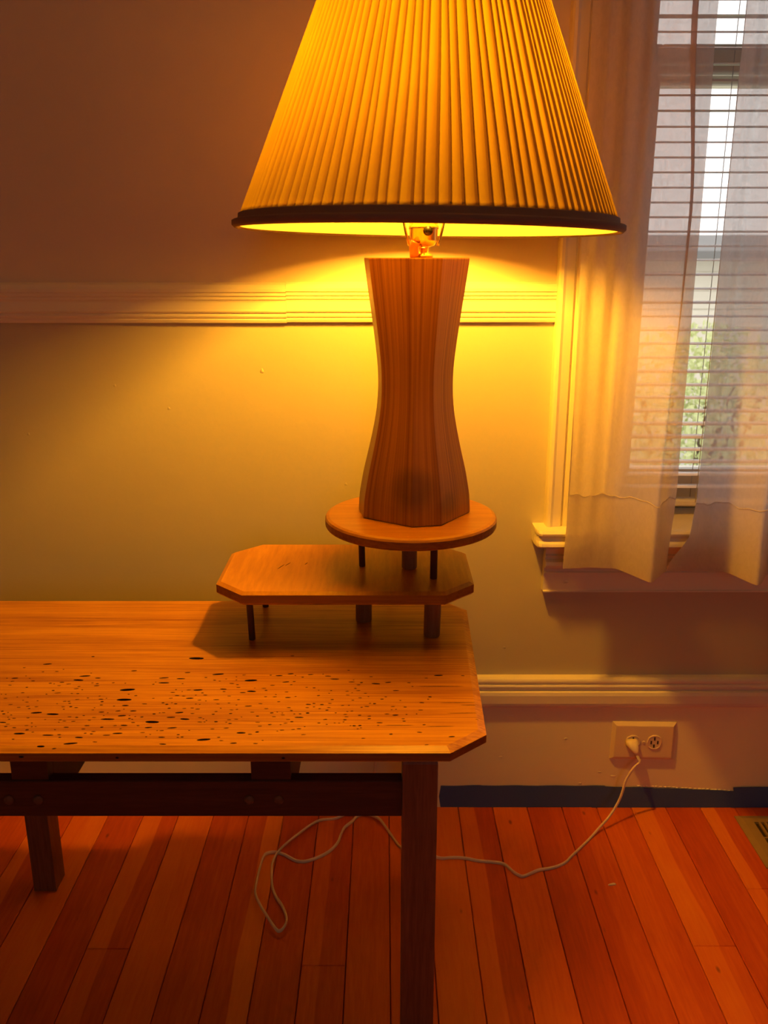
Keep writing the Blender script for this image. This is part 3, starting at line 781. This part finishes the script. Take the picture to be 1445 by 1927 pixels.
def rod(name, x, y, z0, z1, r, m, par, lx=0, label=None):
    mb = MB(); n = 20
    vs = []; fs = []
    for (rr, z, k) in ((r * .9, z0, 0), (r, z0 + r * .12, 0), (r, z1, 1)):
        for i in range(n):
            a = 2 * math.pi * i / n; vs.append((x + lx * k + rr * math.cos(a), y + rr * math.sin(a), z))
    for q in range(2):
        for i in range(n): j = (i + 1) % n; fs.append((q * n + i, q * n + j, (q + 1) * n + j, (q + 1) * n + i))
    mb.add(vs, fs, True); mb.add(vs[:n], [tuple(range(n - 1, -1, -1))]); mb.add(vs[2 * n:], [tuple(range(n))])
    o = mb.build(name, m, par)
    if label: o['label'] = label
rod('leg', -.168, 1.0285, TZ, .5185, .0043, M['rod'], rs_, -.002, 'thin dark rod leg')
rod('leg', -.165, 1.137, TZ, .5185, .0043, M['rod'], rs_, -.001, 'thin dark rod leg')
rod('leg', -.027, 1.090, TZ, .5185, .0108, M['dowel'], rs_, 0, 'thick round dowel leg')
rod('leg', .0616, 1.041, TZ, .5185, .0108, M['dowel'], rs_, .001, 'thick round dowel leg')

# round riser
DZ = .607
dr = thing('round_riser', (.0345, 1.082, .535), 'round fir disc riser on pegs between the lamp and the plank riser', 'stand')
circ = [(.0345 + .110 * math.cos(2 * math.pi * i / 72), 1.082 + .110 * math.sin(2 * math.pi * i / 72)) for i in range(72)]
mb = MB().rings(circ, [(.004, .5915), (.001, .5930), (0, .5950), (0, .6030), (.0015, .6055), (.0050, DZ)])
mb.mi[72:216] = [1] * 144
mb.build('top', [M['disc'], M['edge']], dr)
rod('leg', -.0285, 1.082, .535, .5915, .0042, M['rod'], dr, -.001, 'thin dark rod leg')
rod('leg', .0330, 1.076, .535, .5915, .0100, M['dowel'], dr, 0, 'thick round dowel leg')
rod('leg', .0624, 1.036, .535, .5915, .0046, M['rod'], dr, 0, 'thin dark rod leg')

# ------------------------------------------------------------------ lamp
LC = Vector((.039, 1.091)); SC = Vector((.047, 1.091))
lp = thing('table_lamp', (LC.x, LC.y, DZ), 'waisted wooden table lamp with a wide pleated shade, switched on', 'lamp')
levels = [(0, 1.0), (.0015, 1.003), (.022, .985), (.040, .945), (.058, .895), (.075, .838), (.093, .780), (.112, .725), (.132, .678), (.153, .652), (.172, .648), (.190, .660),
          (.212, .692), (.238, .738), (.262, .785), (.282, .825), (.300, .858), (.3135, .880), (.3145, .874)]
def base_poly(s):
    h = .062; c = .026
    sq = [(-h, -h + c), (-h + c, -h), (h - c, -h), (h, -h + c), (h, h - c), (h - c, h), (-h + c, h), (-h, h - c)]
    a = R(-34.0); out = []
    # subdivide faces for a clean curve
    for x, y in sq: out.append(((x * math.cos(a) - y * math.sin(a)) * s, (x * math.sin(a) + y * math.cos(a)) * s))
    return out
vs = []; fs = []; n = 8; lv = []
# smooth the height profile
LP = spline([(z, s, 0) for z, s in levels[1:-1]], 3)
lv = [(0, .997)] + [(p.x, p.y) for p in LP] + [(levels[-1][0] + .0003, levels[-1][1])]
for z, s in lv:
    for x, y in base_poly(s): vs.append((LC.x + x, LC.y + y, DZ + .0008 + z))
for q in range(len(lv) - 1):
    for i in range(n): j = (i + 1) % n; fs.append((q * n + i, q * n + j, (q + 1) * n + j, (q + 1) * n + i))
fs.append(tuple(range(n - 1, -1, -1))); fs.append(tuple((len(lv) - 1) * n + i for i in range(n)))
mb = MB(); mb.add(vs, fs)
for _k in range(len(mb.f)):
    if _k % 8 in (0, 7): mb.mi[_k] = 1          # the browner slab on the left
lb = mb.build('base', [M['lamp_wood'], M['lamp_wood_brown']], lp)
ga = lb.data.attributes.new('grainco', 'FLOAT_VECTOR', 'POINT'); gv = []
for z, s in lv:
    for x, y in base_poly(1.0): gv += [x, y, z]
ga.data.foreach_set('vector', gv)
MB().rings([(LC.x + x, LC.y + y) for x, y in base_poly(.985)], [(0, DZ), (0, DZ + .0009)]).build('felt_pad', M['slot'], lp)
LT = DZ + .0008 + .3148
# neck, saddle, socket
MB().lathe([(.011, 0), (.0115, .003), (.006, .006), (.006, .016)], (SC.x, LC.y, LT), 24).build('neck', M['brass'], lp)
so = MB().lathe([(.006, 0), (.013, .002), (.0165, .008), (.0170, .020), (.0180, .021), (.0180, .024), (.0168, .025), (.0168, .080), (.0175, .083), (.0160, .087)], (SC.x, LC.y, LT + .012), 32).build('socket', M['brass'], lp)
mb = MB()
for (r_, a, b_) in ((.0055, .016, .026), (.0038, .026, .034)):
    pts = [(SC.x + .004, LC.y - a, LT + .030), (SC.x + .004, LC.y - b_, LT + .030)]
    mb.tube(pts, r_, 14, 1)
mb.build('switch_knob', M['black'], so)
mb = MB(); mb.tube([(SC.x - .011, LC.y - .012, LT + .001), (SC.x - .012, LC.y - .014, LT + .012), (SC.x - .010, LC.y - .015, LT + .018)], .0055, 12, 3)
o = mb.build('cord_bushing', plain('bushing_amber', (.55, .16, .04), .3), so); o['label'] = 'amber bushing at the socket foot'
# harp
hp = [(SC.x - .017, LC.y, LT + .014), (SC.x - .0215, LC.y, LT + .030), (SC.x - .030, LC.y, LT + .070), (SC.x - .050, LC.y, LT + .13), (SC.x - .060, LC.y, LT + .20), (SC.x - .045, LC.y, LT + .29),
      (SC.x - .012, LC.y, LT + .337), (SC.x, LC.y, LT + .340), (SC.x + .012, LC.y, LT + .337), (SC.x + .045, LC.y, LT + .29), (SC.x + .060, LC.y, LT + .20), (SC.x + .050, LC.y, LT + .13), (SC.x + .030, LC.y, LT + .070), (SC.x + .0215, LC.y, LT + .030), (SC.x + .017, LC.y, LT + .014)]
hp = [(x, y - .022 * (z - LT) / .34, z) for x, y, z in hp]      # the harp leans a little forward
MB().tube(hp, .0016, 8, 5).build('harp', M['brass'], lp)
# bulb
bz = LT + .098
MB().lathe([(.0125, 0), (.0128, .030), (.0138, .050), (.0190, .061), (.0238, .074), (.0250, .085), (.0228, .097), (.0168, .105), (.0085, .1095), (.0010, .111)], (SC.x, LC.y, bz), 32).build('light_bulb', M['bulb'], lp)
# shade: knife-pleated cloth on a slightly tilted frame
SB, ST = .9525, 1.268; RB, RT = .2178, .0925
TILT = Matrix.Rotation(R(.9), 3, 'Y') @ Matrix.Rotation(R(-.5), 3, 'X')
cS = Vector((SC.x + .003, LC.y - .021, SB))
def tl(p): return cS + TILT @ (Vector(p) - Vector((0, 0, SB)))
NP = 115; rz_ = random.Random(5)
wd = [rz_.uniform(.8, 1.25) for _ in range(NP)]; tot = sum(wd); ang = 0
cols = []
for k in range(NP):
    da = 2 * math.pi * wd[k] / tot
    for (u, dr_, ly) in ((0, .0020, 0), (.12, .0026, 0), (.45, .0014, .22), (.72, .0000, .45), (.80, -.0009, .9), (.97, -.0018, 1), (.995, .0004, 1)):
        cols.append((ang + u * da, dr_, ly))
    ang += da
rows = 22; vs = []; fs = []; lay = []
for q in range(rows + 1):
    t_ = q / rows; z = SB + .006 + (ST - SB - .012) * t_; r0 = RB + (RT - RB) * (z - SB) / (ST - SB)
    for i, (a, d_, ly) in enumerate(cols):
        amp = 1.0 - .35 * t_
        wob = .0010 * math.sin(a * 31 + t_ * 2.2) * (t_ * (1 - t_) * 4)
        a2 = a + wob / r0 + .0025 * math.sin(7 * a + 3 * t_)
        vs.append(tl(((r0 + d_ * amp) * math.sin(a2), (r0 + d_ * amp) * -math.cos(a2), z))); lay.append(ly)
n = len(cols)
for q in range(rows):
    for i in range(n):
        j = (i + 1) % n; fs.append((q * n + i, q * n + j, (q + 1) * n + j, (q + 1) * n + i))
mb = MB(); mb.add(vs, fs, False)
shd = mb.build('lamp_shade', M['shade'], lp, fix=False)
at_ = shd.data.attributes.new('layers', 'FLOAT', 'POINT'); at_.data.foreach_set('value', lay)
shd['label'] = 'cream knife-pleated fabric shade glowing orange'
def band(name, z0, z1, r0, r1, th, m):
    mb = MB(); n = 144; vs = []; fs = []
    pr = [(r0 - .0010, z0 + .0005), (r0 + th * .5, z0 - .0010), (r0 + th, z0 + .002), (r0 + th, (z0 + z1) / 2 - .001), (r0 + th * .72, (z0 + z1) / 2), (r1 + th * .9, (z0 + z1) / 2 + .0012), (r1 + th * .8, z1 - .001), (r1 + .0022, z1), (r1 - .0010, z1)]
    for r_, z in pr:
        for i in range(n):
            a = 2 * math.pi * i / n; vs.append(tl((r_ * math.sin(a), -r_ * math.cos(a), z)))
    m_ = len(pr)
    for q in range(m_):
        q2 = (q + 1) % m_
        for i in range(n): j = (i + 1) % n; fs.append((q * n + i, q * n + j, q2 * n + j, q2 * n + i))
    mb.add(vs, fs, True); return mb.build(name, m, shd)
kR = (RT - RB) / (ST - SB)
o = band('binding', SB, SB + .0155, RB, RB + kR * .0155, .0062, M['trim_tape']); o['label'] = 'brown fabric binding along the lower rim'
o = band('binding', ST - .012, ST, RT - kR * .012, RT, .0042, M['trim_tape']); o['label'] = 'brown fabric binding along the upper rim'
lin, ltn, _b = newmat('shade_lining'); ltn.nodes.remove(_b)
_t = N(ltn, 'ShaderNodeBsdfTranslucent'); _t.inputs[0].default_value = (.36, .32, .22, 1)
_d = N(ltn, 'ShaderNodeBsdfDiffuse'); _d.inputs[0].default_value = (.28, .25, .16, 1)
_a = N(ltn, 'ShaderNodeAddShader'); ltn.links.new(_t.outputs[0], _a.inputs[0]); ltn.links.new(_d.outputs[0], _a.inputs[1]); ltn.links.new(_a.outputs[0], ltn.nodes['Material Output'].inputs[0])
mb = MB(); n_ = 144; vs = []; fs = []
for z_ in (SB + .001, SB + .008, SB + .014, SB + .020):
    r_ = RB - .0028 + kR * (z_ - SB)
    for i in range(n_): vs.append(tl((r_ * math.sin(2 * math.pi * i / n_), -r_ * math.cos(2 * math.pi * i / n_), z_)))
for q in range(3):
    for i in range(n_): j = (i + 1) % n_; fs.append((q * n_ + i, q * n_ + j, (q + 1) * n_ + j, (q + 1) * n_ + i))
mb.add(vs, fs, True); mb.build('inner_lining', lin, shd)
mb = MB()
for k in range(3):
    a = R(30 + 120 * k); mb.tube([tl((0, 0, ST - .010)), tl((RT * math.sin(a), -RT * math.cos(a), ST - .006))], .0013, 8, 1)
mb.build('spider_frame', M['brass'], shd)
MB().lathe([(.004, 0), (.006, .004), (.003, .008), (.006, .014), (.001, .020)], tl((0, 0, ST - .009)), 16).build('finial', M['brass'], lp)
# small stains on the shade
# ------------------------------------------------------------------ outlet, plug, cord
oy = BY
ot = thing('wall_outlet', (.441, oy, .132), 'cream double wall outlet set sideways in the baseboard', 'outlet')
def yring(mb, poly_levels):
    """closed rings in x,z at given y"""
    n = len(poly_levels[0][0]); vs = []; fs = []
    for poly_, y_ in poly_levels:
        for (x_, z_) in poly_: vs.append((x_, y_, z_))
    for q in range(len(poly_levels) - 1):
        for i in range(n): j = (i + 1) % n; fs.append((q * n + i, q * n + j, (q + 1) * n + j, (q + 1) * n + i))
    fs.append(tuple(range(n))); fs.append(tuple((len(poly_levels) - 1) * n + i for i in range(n - 1, -1, -1)))
    mb.add(vs, fs)
P0 = [(.3860, .0975), (.4960, .0955), (.4950, .1665), (.3875, .1685)]
mb = MB(); yring(mb, [(P0, oy), (P0, oy - .0015), (inset(P0, .0055), oy - .0060), (inset(P0, .0075), oy - .0062)]); mb.build('plate', M['plate'], ot)
for cx in (.4225, .4590):
    cz = .1318; r_ = .0135
    oc = [(cx + r_ * math.cos(R(a)) * (1 if abs(math.cos(R(a))) < .9 else .92), cz + r_ * math.sin(R(a))) for a in range(0, 360, 20)]
    mb = MB(); yring(mb, [(oc, oy - .0061), (oc, oy - .0076), (inset(oc, .0012), oy - .0080), (inset(oc, .0022), oy - .0072)])
    rc = mb.build('receptacle', M['plate'], ot)
    sl = MB()
    for (dx, dz, hx, hz) in ((-.0055, 0, .0011, .0030), (.0055, 0, .0011, .0030), (0, .0068, .0012, .0030), (-.0005, -.0068, .0012, .0030)):
        sl.box(cx + dx - hx, cx + dx + hx, oy - .0078, oy - .0060, cz + dz - hz, cz + dz + hz)
    sl.build('slots', M['slot'], rc)
mb = MB(); sc_ = [(.4408 + .0026 * math.cos(R(a)), .1318 + .0026 * math.sin(R(a))) for a in range(0, 360, 30)]
yring(mb, [(sc_, oy - .0061), (sc_, oy - .0070), (inset(sc_, .0006), oy - .0074)]); mb.build('screw', M['plate'], ot)

cd = thing('lamp_cord', (.4225, oy - .008, .134), 'cream lamp cord with plug, running from the outlet across the floor', 'cord')
# plug body: flattened wedge
mb = MB()
def wedge(sections):
    n = 12; vs = []; fs = []
    for (c_, hw, hh, dirv) in sections:
        c_ = Vector(c_); d_ = Vector(dirv).normalized(); s_ = Vector((1, 0, 0)) - d_ * d_.x; s_.normalize(); u_ = d_.cross(s_)
        for k in range(n):
            a = 2 * math.pi * k / n; ca, sa = math.cos(a), math.sin(a)
            f_ = lambda v: math.copysign(abs(v) ** .6, v)
            vs.append(c_ + s_ * (hw * f_(ca)) + u_ * (hh * f_(sa)))
    for q in range(len(sections) - 1):
        for k in range(n): j = (k + 1) % n; fs.append((q * n + k, q * n + j, (q + 1) * n + j, (q + 1) * n + k))
    fs.append(tuple(range(n - 1, -1, -1))); fs.append(tuple((len(sections) - 1) * n + k for k in range(n)))
    mb.add(vs, fs, True)
wedge([((.4190, oy - .0082, .1345), .0100, .0060, (.1, -1, -.3)), ((.4195, oy - .013, .1325), .0105, .0068, (.2, -1, -.5)), ((.4220, oy - .018, .1270), .0075, .0060, (.35, -.6, -1)),
       ((.4245, oy - .0205, .1215), .0045, .0048, (.3, -.4, -1)), ((.4262, oy - .022, .1170), .0030, .0032, (.3, -.3, -1))])
mb.build('plug', M['cord'], cd)
CR = .0021
path = [(.4262, 1.304, .1175), (.4283, 1.301, .1120), (.4305, 1.299, .1060), (.4205, 1.296, .0970), (.4080, 1.291, .0780), (.4015, 1.286, .0560), (.3935, 1.281, .0380),
        (.3780, 1.270, .0200), (.3600, 1.258, .0080), (.3420, 1.240, CR), (.3240, 1.219, CR), (.2996, 1.1918, CR), (.2880, 1.178, CR), (.274, 1.1689, CR), (.258, 1.163, CR), (.243, 1.1600, CR),
        (.230, 1.153, CR), (.216, 1.1454, CR), (.2085, 1.148, CR), (.2011, 1.1564, CR), (.192, 1.171, CR), (.1829, 1.1764, CR), (.168, 1.179, CR), (.1498, 1.1815, CR), (.128, 1.188, CR),
        (.108, 1.1892, CR), (.094, 1.1875, CR), (.0828, 1.1905, CR), (.065, 1.198, CR), (.045, 1.205, CR), (.028, 1.2141, CR), (.020, 1.228, CR), (.011, 1.2455, .004), (-.0004, 1.268, .007),
        (-.010, 1.285, .007), (-.028, 1.299, .005), (-.0440, 1.296, .004), (-.0545, 1.282, CR), (-.0665, 1.2652, CR), (-.0715, 1.247, CR), (-.0760, 1.226, CR), (-.0879, 1.2049, CR), (-.105, 1.190, CR),
        (-.1244, 1.1802, CR), (-.138, 1.181, CR), (-.1506, 1.1892, CR), (-.1610, 1.197, CR), (-.1733, 1.2022, CR), (-.184, 1.199, .004), (-.1913, 1.1892, .006), (-.1935, 1.162, .008), (-.1940, 1.130, .009),
        (-.1925, 1.1000, .009), (-.1820, 1.0750, .009), (-.1700, 1.053, .010), (-.1560, 1.030, .010), (-.1488, 1.0230, .009), (-.1430, 1.030, .008), (-.1405, 1.050, .006), (-.1500, 1.078, .004), (-.1620, 1.100, CR),
        (-.1700, 1.122, CR), (-.1745, 1.150, CR), (-.1765, 1.178, CR), (-.1700, 1.198, .0065), (-.1560, 1.220, .0085), (-.1400, 1.246, .006), (-.1240, 1.270, .004), (-.1080, 1.286, CR), (-.0800, 1.292, CR),
        (-.0500, 1.312, .008), (-.0260, 1.316, .030), (-.0160, 1.318, .070), (-.0140, 1.312, .18), (-.0100, 1.285, .32), (-.002, 1.25, .42), (.008, 1.218, .50), (.016, 1.200, .555), (.024, 1.198, .612),
        (.030, 1.185, .6105), (.0345, 1.170, .6093)]
mb = MB(); mb.tube(path, .0030, 10, 5, ry=.0018); mb.build('cord', M['cord'], cd)

# ------------------------------------------------------------------ painter's tape along the baseboard foot
def tape(x0, x1, z0, z1a, z1b, y, label, torn=.002):
    mb = MB(); n = 14; front = []; 
    vs = []; fs = []
    for i in range(n + 1):
        t_ = i / n; x_ = x0 + (x1 - x0) * t_; zt = z1a + (z1b - z1a) * t_ + .0005 * math.sin(x_ * 90)
        e = 0
        for (yy) in (y, y + .0004):
            vs += [(x_, yy, z0), (x_ + (torn if i in (0, n) else 0), yy, (z0 + zt) / 2), (x_, yy, zt)]
    for i in range(n):
        a = i * 6; b_ = a + 6
        for q in (0, 1): fs += [(a + q, b_ + q, b_ + q + 1, a + q + 1), (a + 3 + q, a + 4 + q, b_ + 4 + q, b_ + 3 + q)]
        fs += [(a + 2, b_ + 2, b_ + 5, a + 5), (a, a + 3, b_ + 3, b_)]
    fs += [(0, 1, 4, 3), (1, 2, 5, 4), (n * 6, n * 6 + 3, n * 6 + 4, n * 6 + 1), (n * 6 + 1, n * 6 + 4, n * 6 + 5, n * 6 + 2)]
    mb.add(vs, fs); o = mb.build('painters_tape', M['tape'])
    return tag(o, label, 'tape', "strips of painter's tape along the baseboard")
ty = BY - .0006
tape(.0985, .1680, .0004, .0430, .0440, ty, "short strip of blue painter's tape nearest the table leg", -.003)
tape(.1470, .3830, .0006, .0440, .0435, ty - .0006, "blue painter's tape strip left of where the cord passes", .003)
tape(.3620, .6200, .0004, .0435, .0330, ty - .0012, "blue painter's tape strip with sloping top below the outlet", -.003)
tape(.6050, 1.20, .0008, .0410, .0430, ty - .0018, "blue painter's tape strip behind the floor register at the picture edge", .003)

# ------------------------------------------------------------------ floor register
rg = thing('floor_register', (.72, 1.23, 0), 'tan metal floor register with narrow slots at the right edge', 'vent')
gx0, gx1, gy0, gy1 = .6010, .8400, 1.165, 1.298
mb = MB()
cyl = [(gx0 + .008, gy0), (gx1 - .008, gy0), (gx1, gy0 + .008), (gx1, gy1 - .008), (gx1 - .008, gy1), (gx0 + .008, gy1), (gx0, gy1 - .008), (gx0, gy0 + .008)]
ix0, ix1, iy0, iy1 = .6260, .8150, 1.196, 1.277
# frame = outer bevelled ring built as four mitred pieces
def frame_piece(a, b_, c_, d_):
    mb.add([(a[0], a[1], .0004), (b_[0], b_[1], .0004), (c_[0], c_[1], .0060), (d_[0], d_[1], .0060)], [(0, 1, 2, 3)])
outer = [(gx0, gy0), (gx1, gy0), (gx1, gy1), (gx0, gy1)]; mid = inset(outer, .010); inn = [(ix0, iy0), (ix1, iy0), (ix1, iy1), (ix0, iy1)]
r4 = 4; ring = [[(x_, y_, .0003) for x_, y_ in outer], [(x_, y_, .0020) for x_, y_ in outer], [(x_, y_, .0050) for x_, y_ in mid], [(x_, y_, .0050) for x_, y_ in inn], [(x_, y_, .0003) for x_, y_ in inn]]
vs = [p for r_ in ring for p in r_]; fs = []
for q in range(5):
    q2 = (q + 1) % 5
    for i in range(4): j = (i + 1) % 4; fs.append((q * 4 + i, q * 4 + j, q2 * 4 + j, q2 * 4 + i))
mb.add(vs, fs); mb.build('frame', M['register'], rg)
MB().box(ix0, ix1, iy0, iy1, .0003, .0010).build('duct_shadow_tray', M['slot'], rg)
ns = 19
for k in range(ns):
    bx = ix0 + (k + 1) * (ix1 - ix0) / (ns + 1)
    MB().box(bx - .0018, bx + .0018, iy0, iy1, .0011, .0048).build('louvre', M['register'], rg)
MB().box(ix0, ix1, (iy0 + iy1) / 2 - .0015, (iy0 + iy1) / 2 + .0015, .0011, .0044).build('crossbar', M['register'], rg)

# ------------------------------------------------------------------ specks of debris on the floor
def chip(x, y, a, b_, h, rot, label):
    mb = MB(); n = 7; vs = []; 
    for z, k in ((0, 1), (h, .75)):
        for i in range(n):
            t_ = 2 * math.pi * i / n; q = 1 + .25 * math.sin(i * 2.3)
            u, v = a * q * k * math.cos(t_), b_ * q * k * math.sin(t_)
            vs.append((x + u * math.cos(rot) - v * math.sin(rot), y + u * math.sin(rot) + v * math.cos(rot), .0002 + z))
    fs = [(i, (i + 1) % n, n + (i + 1) % n, n + i) for i in range(n)] + [tuple(range(n - 1, -1, -1)), tuple(range(n, 2 * n))]
    mb.add(vs, fs); tag(mb.build('plaster_chip', M['debris']), label, 'chip')
chip(.3496, 1.129, .0065, .0026, .0016, .25, 'small pale plaster chip on the floorboards below the outlet')
